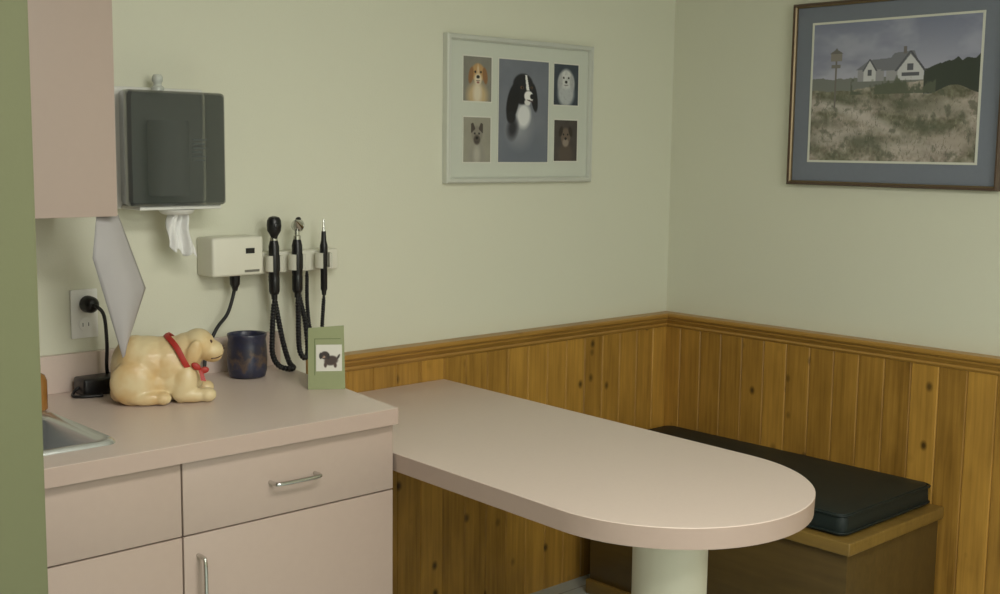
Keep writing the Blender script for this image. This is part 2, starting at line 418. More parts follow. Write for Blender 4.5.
# ------------------------------------------------------------------ framed dog collage
def ring(name, w0, w1, h0, h1, steps, m, parent, **kw):
    """steps: list of (inset, y)"""
    loops = [[(w0 + i, y, h0 + i), (w1 - i, y, h0 + i), (w1 - i, y, h1 - i), (w0 + i, y, h1 - i)] for i, y in steps]
    return loft(name, loops, m, parent, False, closed=True, **kw)
DX = -.010
pf = empty('picture_frame', (2.708, WY - .001, 1.403), 'pale silver frame holding a collage of five dog portraits', 'picture')
yb = WY - .001
ring('frame', 2.391 + DX, 3.040 + DX, 1.403, 1.857, [(0, yb), (0, yb - .02), (.004, yb - .024), (.013, yb - .024), (.018, yb - .016), (.018, yb)], M_silver, pf)
box('mat_board', (2.408 + DX, yb - .009, 1.42), (3.023 + DX, yb - .001, 1.840), M_matL, pf)
ys = yb - .0102
def portrait(c, x0, x1, z0, z1, label):
    x0 += DX; x1 += DX
    ring('photo_border', x0 - .004, x1 + .004, z0 - .004, z1 + .004, [(0, yb - .0091), (0, yb - .0108), (.004, yb - .0108), (.004, yb - .0091)], M_matin, pf)
    sheet('dog_portrait', c, x0, x1, z0, z1, ys, pf, label=label)
c = Canvas(120, 175, (108, 113, 124)); n = c.noise(3, 4, 1)
c.blend(n * .6, (138, 141, 150)); c.ell(.5, .98, .7, .25, (108, 114, 126), soft=.6)
# chest, shoulder
c.ell(.42, .68, .20, .14, (160, 163, 170), 12, .7, .7); c.ell(.50, .54, .14, .12, (222, 223, 224), 6, .25); c.ell(.28, .67, .10, .10, (46, 46, 52), 12, .4, .85)
# three-quarter head: black skull, two long drooping ears, narrow blaze, white muzzle set to one side
c.ell(.48, .24, .20, .11, (24, 24, 28), 0, .08); c.ell(.46, .33, .16, .10, (24, 24, 28), 0, .1)
c.ell(.28, .41, .115, .19, (18, 18, 22), 14, .09); c.ell(.25, .56, .085, .06, (28, 28, 32), 10, .2); c.ell(.71, .36, .065, .14, (20, 20, 24), -10, .1)
c.poly([(.52, .14), (.555, .14), (.61, .29), (.55, .29)], (236, 236, 234)); c.ell(.60, .35, .095, .055, (238, 237, 235), 16, .1); c.ell(.57, .41, .06, .028, (224, 223, 221), 12, .15)
c.ell(.46, .265, .034, .016, (120, 84, 56), 6, .12); c.ell(.465, .265, .018, .012, (8, 8, 10), 0, .12); c.ell(.655, .262, .022, .014, (120, 84, 56), 0, .12); c.ell(.655, .262, .012, .011, (8, 8, 10), 0, .12)
c.ell(.665, .35, .042, .026, (12, 12, 15), 12, .12); c.ell(.63, .393, .07, .007, (70, 50, 52), 12, .2)
portrait(c, 2.613, 2.835, 1.469, 1.793, 'portrait of a black and white spaniel on grey')
c = Canvas(60, 70, (122, 120, 112)); c.blend(c.noise(3, 3, 2) * .7, (150, 146, 134))
c.ell(.5, .88, .36, .30, (196, 172, 132), 0, .3); c.ell(.5, .82, .15, .25, (220, 208, 184), 0, .4); c.ell(.52, .36, .24, .21, (186, 148, 98), 0, .12); c.ell(.27, .42, .085, .19, (144, 104, 66), 10, .14); c.ell(.77, .42, .085, .19, (144, 104, 66), -10, .14)
c.ell(.52, .50, .13, .13, (220, 206, 180), 0, .2); c.ell(.52, .30, .035, .12, (212, 190, 156), 0, .5); c.ell(.52, .45, .06, .04, (25, 20, 20), 0, .12); c.ell(.42, .34, .032, .028, (25, 20, 20), 0, .12); c.ell(.62, .34, .032, .028, (25, 20, 20), 0, .12); c.ell(.52, .575, .05, .022, (150, 90, 86)); c.ell(.52, .535, .07, .008, (70, 50, 44))
portrait(c, 2.464, 2.581, 1.657, 1.793, 'portrait of a golden tan dog')
c = Canvas(60, 70, (146, 143, 130)); c.blend(c.noise(3, 3, 3) * .6, (174, 170, 154))
c.ell(.5, .86, .29, .28, (150, 146, 136), 0, .25); c.ell(.5, .84, .12, .2, (178, 174, 162), 0, .5); c.ell(.5, .38, .2, .19, (138, 132, 122), 0, .12); c.poly([(.28, .14), (.36, .12), (.44, .26), (.28, .36)], (74, 66, 60)); c.poly([(.72, .14), (.64, .12), (.56, .26), (.72, .36)], (74, 66, 60))
c.ell(.5, .5, .12, .11, (82, 74, 68), 0, .2); c.ell(.5, .46, .05, .032, (15, 15, 15), 0, .12); c.ell(.42, .36, .03, .026, (15, 15, 15), 0, .12); c.ell(.58, .36, .03, .026, (15, 15, 15), 0, .12); c.ell(.5, .55, .06, .008, (40, 34, 32))
portrait(c, 2.466, 2.579, 1.469, 1.607, 'portrait of a small grey terrier')
c = Canvas(60, 70, (48, 56, 66)); c.blend(c.noise(3, 3, 4) * .5, (84, 94, 104)); fz = c.noise(18, 20, 8)
c.ell(.5, .70, .33, .34, (182, 186, 188), 0, .2); c.ell(.5, .36, .27, .24, (210, 211, 209), 0, .18); c.ell(.25, .44, .1, .2, (176, 177, 178), 6, .25); c.ell(.75, .44, .1, .2, (176, 177, 178), -6, .25)
c.blend(np.clip((fz - .5) * 3, 0, 1) * (c.c[..., 0] > 150) * .5, (150, 152, 156))
c.ell(.5, .43, .055, .036, (20, 20, 22), 0, .12); c.ell(.4, .33, .034, .028, (20, 20, 22), 0, .12); c.ell(.6, .33, .034, .028, (20, 20, 22), 0, .12); c.ell(.5, .51, .09, .012, (110, 104, 104), 0, .3)
portrait(c, 2.860, 2.976, 1.658, 1.791, 'portrait of a fluffy white dog on dark blue')
c = Canvas(60, 70, (62, 56, 54)); c.blend(c.noise(3, 3, 5) * .6, (98, 90, 84))
c.ell(.5, .84, .31, .27, (88, 76, 68), 0, .25); c.ell(.5, .4, .21, .21, (110, 95, 84), 0, .15); c.ell(.29, .28, .08, .13, (50, 40, 36), 18, .15); c.ell(.71, .28, .08, .13, (50, 40, 36), -18, .15)
c.ell(.5, .55, .13, .10, (146, 134, 122), 0, .25); c.ell(.5, .45, .05, .032, (12, 12, 12), 0, .12); c.ell(.41, .35, .03, .026, (12, 12, 12), 0, .12); c.ell(.59, .35, .03, .026, (12, 12, 12), 0, .12)
portrait(c, 2.865, 2.975, 1.473, 1.608, 'portrait of a dark brown dog')

# ------------------------------------------------------------------ beach house print (local x to the right, -y towards viewer)
W_, H_ = .723, .590
pr = empty('picture_frame', (WX - .001, 2.313 - W_ / 2, 1.405), 'dark wood framed print of a beach house behind grassy dunes', 'picture', rotz=-math.pi / 2)
h = W_ / 2
ring('frame', -h, h, 0, H_, [(0, 0), (0, -.022), (.004, -.027), (.009, -.026), (.009, 0)], M_frameR, pr, local=True)
ring('frame_lip', -h + .009, h - .009, .009, H_ - .009, [(0, 0), (0, -.022), (.004, -.018), (.004, 0)], M_gold, pr, local=True)
box('mat_board', (-h + .0135, -.010, .0135), (h - .0135, -.001, H_ - .0135), M_matR, pr, local=True)
ox0, ox1, oz0, oz1 = -h + .078, h - .078, .082, .519
ring('mat_lip', ox0 - .007, ox1 + .007, oz0 - .007, oz1 + .007, [(0, -.0101), (0, -.013), (.007, -.013), (.007, -.0101)], M_matin, pr, local=True)
c = Canvas(360, 280, (128, 130, 150)); cl_ = c.noise(4, 5, 11)
sky = np.clip((c.v / .42), 0, 1)
c.c = np.array([124, 130, 156.]) * (1 - sky[..., None]) + np.array([184, 184, 202.]) * sky[..., None]
c.blend(np.clip((cl_ - .48) * 4, 0, 1) * .5, (184, 185, 204)); c.blend(np.clip((c.noise(3, 6, 12) - .55) * 4, 0, 1) * .45, (116, 120, 148))
tr = c.noise(14, 3, 13); edge = .42 - .04 * tr
c.blend(((c.v > edge) & (c.v < .56)) * .8, (104, 108, 98))
tr2 = c.noise(10, 2, 14); c.blend(((c.v > .37 - .17 * tr2 * np.clip((c.u - .66) * 6, 0, 1)) & (c.v < .50 + .05 * tr2) & (c.u > .69)) * 1.0, (50, 58, 50))
# dunes: sand with grass clumps
dn = .45 + .03 * np.sin(c.u * 6 + .5) + .03 * c.noise(10, 2, 15)
gm = (c.v > dn) & ~((c.u > .69) & (c.v < .50 + .03 * np.sin(c.u * 20)))
gn = c.noise(16, 12, 16); g2 = c.noise(5, 7, 17); g3 = c.noise(60, 44, 18)
t_ = np.clip((g2 - .40) * 4, 0, 1)[..., None]
base = np.array([112, 110, 90.]) * (1 - t_) + np.array([176, 164, 152.]) * t_
base = base + (g3[..., None] - .5) * 70 + (gn[..., None] - .5) * 60
c.c = np.where(gm[..., None], base, c.c)
for (cx, cy, rx, ry, col, an) in [(.10, .60, .13, .035, (204, 194, 187), 6), (.30, .665, .17, .034, (210, 201, 195), 18), (.47, .76, .14, .032, (202, 191, 183), 22), (.15, .82, .2, .05, (196, 186, 178), -6), (.83, .63, .18, .045, (188, 176, 164), -8), (.88, .86, .16, .05, (182, 170, 158), 5), (.60, .90, .2, .04, (198, 186, 177), 4)]:
    c.ell(cx, cy, rx, ry, col, an, .7, .8)
sp_ = c.noise(24, 18, 19)
c.blend(np.clip((sp_ - .55) * 6, 0, 1) * (c.v > .50) * .6, (80, 84, 68))
for (cx, cy, rx, ry) in [(.63, .60, .19, .05), (.08, .72, .09, .03), (.72, .76, .10, .04), (.35, .86, .10, .035), (.22, .56, .12, .025)]:
    c.ell(cx, cy, rx, ry, (82, 86, 68), 6, .8, .6)
rr = np.random.RandomState(5)
for i in range(560):
    x = rr.rand(); y = .54 + .44 * rr.rand(); l = .015 + .05 * (y - .45); w = (rr.rand() - .35) * .03
    col = [(78, 82, 64), (184, 175, 154), (112, 108, 88), (68, 70, 58)][rr.randint(4)]
    c.poly([(x, y), (x + .004, y), (x + w, y - l)], col, .55)
# grey-roofed gabled house
RF, WH, SH = (118, 120, 130), (210, 210, 213), (86, 88, 98)
def P(pts): return [(.50 + (x - .48) * 1.16, .43 + (y - .43) * 1.22) for x, y in pts]
c.poly(P([(.30, .43), (.30, .35), (.44, .33), (.44, .43)]), (156, 155, 162)); c.poly(P([(.29, .36), (.36, .305), (.49, .295), (.46, .36)]), RF)
c.poly(P([(.33, .43), (.33, .365), (.362, .31), (.395, .365), (.395, .43)]), WH); c.poly(P([(.352, .395), (.352, .36), (.374, .36), (.374, .395)]), SH)
c.poly(P([(.42, .37), (.49, .27), (.59, .26), (.63, .37)]), RF); c.poly(P([(.51, .43), (.51, .37), (.572, .28), (.64, .37), (.64, .43)]), WH)
c.poly(P([(.45, .43), (.45, .37), (.51, .37), (.51, .43)]), (162, 161, 167)); c.poly(P([(.558, .372), (.558, .335), (.588, .335), (.588, .372)]), SH); c.poly(P([(.53, .405), (.53, .385), (.62, .385), (.62, .405)]), SH)
c.poly(P([(.493, .375), (.567, .262), (.577, .262), (.506, .375)]), (84, 85, 95)); c.poly(P([(.565, .262), (.577, .262), (.656, .38), (.643, .38)]), (76, 77, 87))
c.poly(P([(.322, .37), (.359, .30), (.366, .30), (.332, .37)]), (84, 85, 95)); c.poly(P([(.357, .30), (.366, .30), (.405, .37), (.395, .37)]), (84, 85, 95))
c.poly(P([(.535, .275), (.535, .235), (.553, .235), (.553, .275)]), (112, 106, 106))
c.blend(np.clip((c.noise(20, 10, 20) - (.66 - (c.v - .40) * 3.0)) * 9, 0, 1) * ((c.v > .39) & (c.v < .52) & (c.u > .25) & (c.u < .76)) * .9, (84, 90, 74))
# bird-house post
c.poly([(.146, .62), (.146, .18), (.156, .18), (.156, .62)], (112, 106, 100)); c.poly([(.115, .275), (.115, .215), (.188, .215), (.188, .275)], (136, 130, 122)); c.poly([(.108, .22), (.15, .185), (.195, .22)], (106, 102, 98)); c.poly([(.122, .325), (.122, .30), (.18, .30), (.18, .325)], (120, 116, 110))
c.c = c.c * .90 + np.array([150, 151, 158.]) * .10
sheet('beach_print', c, ox0, ox1, oz0, oz1, -.0118, pr, local=True, label='printed beach house among dunes and grass')

# ------------------------------------------------------------------ paper towel dispenser
dp = empty('paper_towel_dispenser', (1.42, WY - .001, 1.365), 'wall-mounted centre-pull paper towel dispenser with smoked cover', 'dispenser')
box('back_plate', (1.302, WY - .030, 1.352), (1.555, WY - .001, 1.651), M_white, dp, bevel=.006, seg=3)
def dl(y, x0, x1, z0, z1, r): return [(x, y, z) for x, z, _ in rrect(x0, x1, z0, z1, r, 0, 5)]
loft('cover', [dl(2.799, 1.325, 1.558, 1.366, 1.641, .008), dl(2.76, 1.313, 1.556, 1.364, 1.642, .008), dl(2.70, 1.295, 1.552, 1.362, 1.640, .010), dl(2.687, 1.294, 1.550, 1.364, 1.638, .010), dl(2.680, 1.299, 1.544, 1.369, 1.633, .010)], M_smoke, dp, cap0=False)
M_roll = mat('towel_roll_paper', rgb(220, 220, 216), .9, var=.03)
lathe('towel_roll', (1.428, 2.748, 1.385), [(.02, 0), (.048, 0), (.05, .005), (.05, .18), (.048, .185), (.02, .185)], M_roll, dp, 32)
M_lab = mat('dispenser_label', rgb(76, 84, 84), .5, var=.3, vscale=140)
boxes('cover_label', [((1.456, 2.6785, 1.522 - k * .010), (1.456 + wd_, 2.6796, 1.5245 - k * .010)) for k, wd_ in enumerate([.040, .034, .040, .026, .038, .034])], M_lab, dp)
box('base_tray', (1.325, 2.70, 1.352), (1.545, 2.80, 1.3618), M_white, dp, bevel=.003)
lathe('dispensing_nozzle', (1.437, 2.73, 1.338), [(.026, 0), (.034, .002), (.040, .006), (.044, .0135)], M_white, dp, 32)
M_key = mat('translucent_knob', rgb(200, 204, 196), .2, var=.05)
lathe('lock_knob', (1.416, 2.775, 1.642), [(.016, 0), (.016, .008), (.010, .014), (.010, .020), (.013, .024), (.013, .034), (.009, .040), (.001, .041)], M_key, dp, 24)
# towel tail: soft folded sheet drawn out of the nozzle
V = []; nu, nv = 40, 18
for j in range(nv + 1):
    t = j / nv
    for i in range(nu + 1):
        s_ = i / nu - .5; w = .038 + .036 * t ** .6
        x = 1.437 + s_ * w + .012 * t * t + .003 * math.sin(7 * t + 2); y = 2.728 + (.012 - .002 * t) * math.sin(s_ * 9 + .6 + 1.2 * t) + .004 * math.sin(s_ * 23 + 6 * t)
        z = 1.342 - t * (.112 - .026 * (.5 - s_) + .006 * math.sin(s_ * 14))
        V.append((x, y, z))
Fc = [(j * (nu + 1) + i, j * (nu + 1) + i + 1, (j + 1) * (nu + 1) + i + 1, (j + 1) * (nu + 1) + i) for j in range(nv) for i in range(nu)]
o = mk('towel_tail', V, Fc, M_paper, dp, 'all'); sd = o.modifiers.new('s', 'SOLIDIFY'); sd.thickness = .001

# ------------------------------------------------------------------ diagnostic wall station
ds = empty('diagnostic_wall_station', (1.72, WY - .001, 1.166), 'cream wall-mounted power station with cradles for diagnostic instruments', 'medical device')
box('transformer_housing', (1.543, 2.745, 1.172), (1.694, WY - .001, 1.274), M_cream, ds, bevel=.007, seg=3)
box('mounting_rail', (1.6945, 2.785, 1.168), (1.962, WY - .001, 1.226), M_cream, ds, bevel=.005, seg=3)
box('status_window', (1.640, 2.7435, 1.230), (1.666, 2.7448, 1.244), M_black, ds)
box('maker_plate', (1.636, 2.7438, 1.181), (1.680, 2.7448, 1.187), mat('grey_print', rgb(120, 118, 108), .5, var=.4, vscale=300), ds)
HX = [1.730, 1.803, 1.890]; HY = 2.752
for x in HX:
    ro, ri = .024, .0165; P_ = []
    for k in range(13):
        a = math.radians(-50 + 280 * k / 12); P_.append((x + ro * math.cos(a), HY + ro * math.sin(a)))
    for k in range(12, -1, -1):
        a = math.radians(-50 + 280 * k / 12); P_.append((x + ri * math.cos(a), HY + ri * math.sin(a)))
    loft('cradle', [[(p[0], p[1], z) for p in P_] for z in (1.178, 1.181, 1.217, 1.220)], M_cream, ds)
tube('power_lead', catmull([(1.624, 2.775, 1.173), (1.624, 2.775, 1.15), (1.620, 2.777, 1.12), (1.603, 2.78, 1.07), (1.575, 2.79, 1.03), (1.545, 2.79, .97), (1.53, 2.78, .925), (1.50, 2.77, .9150), (1.44, 2.775, .9150)], 8), .0048, M_cord, ds)
lathe('lead_plug', (1.624, 2.775, 1.130), [(.006, 0), (.009, .01), (.013, .018), (.014, .0415)], M_black, ds, 20)

def instrument(name, x, label, headfn, rb=.0145, zbot=1.114):
    e = empty(name, (x, HY, zbot), label, 'medical instrument')
    if rb > .012:
        lathe('handle', (x, HY, zbot), [(.008, -.012), (.0085, 0), (rb * .8, .002), (rb, .01), (rb, .045), (rb * .93, .05), (rb, .055), (rb * .98, .13), (rb * .8, .142), (.009, .15)], M_black, e, 24)
    else:
        lathe('handle', (x, HY, zbot), [(.006, -.012), (.007, 0), (rb, .004), (rb, .10), (rb * 1.15, .105), (rb * 1.15, .125), (rb * .8, .14), (.006, .165)], M_black, e, 24)
    headfn(e, x, zbot + .15); return e
def head_oph(e, x, z):
    loft('head', [[(x + sx * a, HY + sy * b - .002, z + hz) for a, b in [(math.cos(t * math.pi / 8), math.sin(t * math.pi / 8)) for t in range(16)]] for sx, sy, hz in
                  [(.008, .008, 0), (.010, .010, .008), (.013, .014, .014), (.0185, .018, .022), (.020, .019, .036), (.019, .018, .050), (.014, .014, .058), (.005, .006, .061)]], M_black, e)
    lathe('lens_wheel', (x, HY - .022, z + .036), [(.008, 0), (.010, .0015), (.010, .004), (.004, .0045)], M_black, e, 24, ax='y')
    lathe('collar', (x, HY, z - .006), [(.0102, 0), (.0102, .010), (.009, .0105)], M_chrome, e, 24)
def head_oto(e, x, z):
    lathe('collar', (x, HY, z - .006), [(.0102, 0), (.0102, .012), (.007, .014), (.007, .03)], M_chrome, e, 24)
    ax_ = Vector((-.55, -.6, .35)).normalized(); o_ = Vector((x + .002, HY, z + .036)); loops = []
    a = ax_.orthogonal().normalized(); b = ax_.cross(a)
    for r_, d in [(.006, -.018), (.016, -.016), (.018, -.004), (.014, .006), (.011, .012), (.006, .024), (.003, .032)]:
        loops.append([tuple(o_ + ax_ * d + (a * math.cos(k * math.pi / 10) + b * math.sin(k * math.pi / 10)) * r_) for k in range(20)])
    loft('head', loops, M_chrome, e)
    tube('lamp_arm', [(x, HY, z + .02), (x + .004, HY - .002, z + .032), (x + .008, HY + .004, z + .046), (x + .010, HY + .008, z + .052)], .0075, M_black, e)
def head_throat(e, x, z):
    lathe('head', (x, HY, z + .012), [(.0045, -.01), (.0045, .01), (.0035, .014), (.0028, .034), (.0018, .036)], M_chrome, e, 16)
e1 = instrument('ophthalmoscope', HX[0], 'black ophthalmoscope with rounded head standing in a wall cradle', head_oph)
e2 = instrument('otoscope', HX[1], 'otoscope with chrome head and black handle in a wall cradle', head_oto)
e3 = instrument('throat_illuminator', HX[2], 'slim black throat illuminator with metal tip in a wall cradle', head_throat, .0095)
# stretched coil cords: nearly smooth, hang straight, gather in a thick loop on the worktop and go back to the rail
def lead(e, path, R=.0034, r=.0048, tpm=120):
    tube('coiled_cord', coil_pts(path, R, tpm, 9), r, M_cord, e, 7)
x = HX[0]; lead(e1, [(x, HY, 1.102), (x - .006, HY - .002, 1.06), (x - .012, HY - .006, 1.00), (x - .016, HY - .014, .955), (x - .010, HY - .034, .927), (x + .008, HY - .056, .9195), (x + .028, HY - .046, .9195), (x + .034, HY - .018, .928), (x + .030, HY + .004, .975), (x + .022, HY + .022, 1.06), (x + .014, 2.795, 1.166)])
x = HX[1]; lead(e2, [(x, HY, 1.102), (x + .000, HY - .004, 1.06), (x - .004, HY - .010, 1.0), (x - .004, HY - .016, .955), (x + .012, HY - .014, .935), (x + .032, HY + .000, .950), (x + .034, HY + .014, 1.03), (x + .030, 2.790, 1.10), (x + .026, 2.795, 1.166)])
x = HX[2]; lead(e3, [(x, HY, 1.102), (x - .002, HY, 1.08), (x - .006, HY, 1.03), (x - .010, HY, .99), (x - .020, HY + .01, .97), (x - .030, HY + .02, .99), (x - .030, 2.79, 1.07), (x - .026, 2.797, 1.166)], R=.003, r=.0032, tpm=150)

# ------------------------------------------------------------------ outlet + plugged adapter
ot = empty('wall_outlet', (1.235, WY - .001, 1.035), 'white duplex electrical outlet plate on the wall', 'outlet')
M_plate = mat('outlet_plate_white', rgb(240, 240, 236), 0.35, var=0.01)
box('cover_plate', (1.200, WY - .008, 1.037), (1.268, WY - .001, 1.157), M_plate, ot, bevel=.002)
M_slot = mat('outlet_slot', rgb(40, 38, 36), .6, var=.1)
for zc in (1.123, 1.071):
    lathe('socket', (1.235, WY - .0100, zc), [(.0155, 0), (.017, .0005), (.017, .0019)], M_plate, ot, 24, ax='y')
boxes('slot', [((1.227, WY - .0106, 1.066), (1.2285, WY - .0101, 1.075)), ((1.2415, WY - .0106, 1.066), (1.243, WY - .0101, 1.075))], M_slot, ot)
pa = empty('power_adapter', (1.27, 2.76, .91), 'black power adapter with plug and cord lying on the worktop', 'power adapter')
lathe('plug', (1.240, WY - .046, 1.121), [(.008, 0), (.015, .004), (.020, .012), (.021, .0345)], M_black, pa, 20, ax='y')
tube('cord', catmull([(1.24, WY - .044, 1.121), (1.243, WY - .062, 1.118), (1.257, WY - .066, 1.095), (1.262, WY - .066, 1.03), (1.262, WY - .062, .98), (1.266, WY - .055, .955), (1.270, 2.772, .947), (1.272, 2.762, .944)], 8), .0045, M_cord, pa)
boxes('adapter_brick', [((1.185, 2.725, .9105), (1.290, 2.79, .952))], M_black, pa, bevel=.007, seg=3)
tube('lead', catmull([(1.187, 2.76, .930), (1.172, 2.755, .920), (1.162, 2.735, .9148), (1.178, 2.715, .9148), (1.22, 2.70, .9148)], 8), .0038, M_cord, pa)

# ------------------------------------------------------------------ hanging flyer: softly curling sheet hung by one corner
V = []; N_ = 20
A, B, C_, D_, E_ = [Vector(p) for p in [(1.136, 2.5235, 1.3535), (1.200, 2.552, 1.3535), (1.268, 2.565, 1.182), (1.200, 2.548, 1.028), (1.124, 2.522, 1.262)]]
def chain(P, t):
    s_ = t * (len(P) - 1); i = min(int(s_), len(P) - 2); return P[i].lerp(P[i + 1], s_ - i)
Lc = [A, E_, E_.lerp(D_, .34), E_.lerp(D_, .67), D_]; Rc = [B, B.lerp(C_, .5), C_, C_.lerp(D_, .5), D_.lerp(C_, .10)]
for j in range(N_ + 1):
    for i in range(13):
        p_ = chain(Lc, j / N_).lerp(chain(Rc, j / N_), i / 12); p_ = p_ + Vector((0, -.020 * math.sin(i / 12 * math.pi) * (.3 + .7 * math.sin(j / N_ * math.pi)) * (1 if j else 0), 0)); V.append(p_)
Fc = [(j * 13 + i, j * 13 + i + 1, (j + 1) * 13 + i + 1, (j + 1) * 13 + i) for j in range(N_) for i in range(12)]
o = mk('paper_flyer', V, Fc, M_flyer, None, 'all', label='thin pale paper sheet hanging from the bottom of the wall cabinet', category='paper')
sd = o.modifiers.new('s', 'SOLIDIFY'); sd.thickness = .0006

# ------------------------------------------------------------------ dog figurine
dg = empty('dog_figurine', (1.318, 2.580, .9102), 'pale yellow reclining dog figurine with a red collar on the worktop', 'figurine', rotz=math.radians(-26))
M_dog = bpy.data.materials.new('dog_glaze'); M_dog.use_nodes = True
nt = M_dog.node_tree; b = nt.nodes['Principled BSDF']; b.inputs['Roughness'].default_value = .42; b.inputs['Coat Weight'].default_value = .12
tc = nt.nodes.new('ShaderNodeTexCoord'); n = nt.nodes.new('ShaderNodeTexNoise'); n.inputs['Scale'].default_value = 14; n.inputs['Detail'].default_value = 3
nt.links.new(tc.outputs['Object'], n.inputs['Vector'])
cr = nt.nodes.new('ShaderNodeValToRGB'); cr.color_ramp.elements[0].position = .30; cr.color_ramp.elements[1].position = .60
cr.color_ramp.elements[0].color = rgb(208, 172, 116); cr.color_ramp.elements[1].color = rgb(222, 203, 160)
nt.links.new(n.outputs['Fac'], cr.inputs['Fac']); nt.links.new(cr.outputs['Color'], b.inputs['Base Color'])
def ellip(bm, c_, r_, rot=(0, 0, 0)):
    M_ = Matrix.Translation(c_) @ Euler([math.radians(a) for a in rot]).to_matrix().to_4x4() @ Matrix.Diagonal((r_[0], r_[1], r_[2], 1))
    bmesh.ops.create_icosphere(bm, subdivisions=3, radius=1.0, matrix=M_)
bm = bmesh.new()
E = [((-.064, .0, .080), (.058, .058, .078), (0, 0, 0)), ((-.040, 0, .086), (.082, .060, .070), (0, 2, 0)), ((.005, 0, .084), (.078, .058, .070), (0, 0, 0)),
     ((-.045, 0, .048), (.080, .064, .048), (0, 0, 0)), ((.020, 0, .048), (.070, .058, .048), (0, 0, 0)),
     ((.048, -.002, .112), (.044, .046, .050), (0, 25, 0)), ((.078, -.005, .132), (.039, .044, .038), (0, 8, 0)),
     ((.108, -.007, .118), (.030, .031, .025), (0, 14, 0)), ((.108, -.007, .106), (.026, .026, .018), (0, 10, 0)),
     ((.094, -.025, .144), (.013, .012, .011), (0, 0, 0)), ((.094, .012, .144), (.013, .012, .011), (0, 0, 0)),
     ((-.070, -.048, .052), (.054, .024, .054), (0, -14, 0)), ((-.040, -.060, .017), (.048, .016, .0165), (0, 0, 0)), ((-.006, -.062, .016), (.020, .016, .0155), (0, 0, 0)),
     ((-.070, .048, .052), (.054, .024, .054), (0, -14, 0)), ((-.040, .060, .017), (.048, .016, .0165), (0, 0, 0)),
     ((.044, -.044, .046), (.030, .021, .048), (0, 15, 0)), ((.060, -.047, .018), (.046, .018, .0175), (0, 0, 0)), ((.096, -.047, .018), (.021, .020, .0175), (0, 0, 0)),
     ((.044, .044, .046), (.030, .021, .048), (0, 15, 0)), ((.060, .047, .018), (.046, .018, .0175), (0, 0, 0)), ((.096, .047, .018), (.021, .020, .0175), (0, 0, 0)),
     ((-.104, -.020, .024), (.018, .032, .020), (0, 0, 20)),
     ((.066, -.047, .116), (.018, .009, .034), (6, 16, 0)), ((.066, .039, .116), (.018, .009, .034), (-6, 16, 0))]
for e_ in E: ellip(bm, *e_)
me = bpy.data.meshes.new('dog_src'); bm.to_mesh(me); bm.free()
to = bpy.data.objects.new('tmp', me); COL.objects.link(to)
md = to.modifiers.new('r', 'REMESH'); md.mode = 'VOXEL'; md.voxel_size = .0026
md = to.modifiers.new('s', 'SMOOTH'); md.factor = .5; md.iterations = 12
dgp = bpy.context.evaluated_depsgraph_get(); me2 = bpy.data.meshes.new_from_object(to.evaluated_get(dgp)); bpy.data.objects.remove(to)
me2.materials.clear(); me2.materials.append(M_dog); me2.name = 'dog_body'
for v in me2.vertices:
    if v.co.z < .0005: v.co.z = .0005
fin('dog_body', me2, dg, 'all', local=True, center=False)
M_red = mat('red_collar', rgb(172, 46, 36), .5, var=.1, vscale=40)
M_dark = mat('dark_glaze', rgb(84, 56, 40), .3, var=.1, vscale=40)
nv_ = Vector((.84, 0, .54)).normalized(); cc = Vector((.040, -.001, .108)); a = Vector((0, 1, 0)); b_ = nv_.cross(a); loops = []
for i in range(40):
    t = 2 * math.pi * i / 40; rd = a * math.cos(t) * .0555 + b_ * math.sin(t) * .059; p_ = cc + rd + nv_ * .003 * math.sin(3 * t); rn = rd.normalized()
    loops.append([tuple(p_ + nv_ * w + rn * h_) for w, h_ in ((-.0065, -.003), (.0065, -.003), (.0065, .002), (.0, .0032), (-.0065, .002))])
loft('collar', loops, M_red, dg, 'auto', closed=True, local=True)
def ball(name, c_, r_, m_, parent, rot=(0, 0, 0)):
    bm = bmesh.new(); ellip(bm, c_, r_, rot); me = bpy.data.meshes.new(name); bm.to_mesh(me); bm.free(); me.materials.append(m_); return fin(name, me, parent, 'all', local=True)
ball('nose', (.1345, -.007, .122), (.005, .009, .006), M_dark, dg)
ball('eye', (.1055, -.0310, .1415), (.0045, .003, .0045), M_dark, dg); ball('eye', (.1055, .019, .1415), (.0045, .003, .0045), M_dark, dg)
tube('mouth', catmull([(.132, -.019, .107), (.121, -.030, .102), (.106, -.034, .101)], 6), .0014, M_dark, dg, local=True)
# ribbon bow under the chin
ball('ribbon_bow', (.070, -.058, .088), (.012, .004, .008), M_red, dg, (0, 35, 0)); ball('ribbon_bow', (.088, -.056, .078), (.012, .004, .008), M_red, dg, (0, -10, 0))
loft('ribbon_end', [[(.074, -.056, .082), (.082, -.056, .080), (.082, -.058, .080), (.074, -.058, .082)], [(.078, -.063, .070), (.088, -.063, .068), (.088, -.065, .068), (.078, -.065, .070)], [(.080, -.068, .056), (.092, -.068, .054), (.092, -.070, .054), (.080, -.070, .056)]], M_red, dg, local=True)

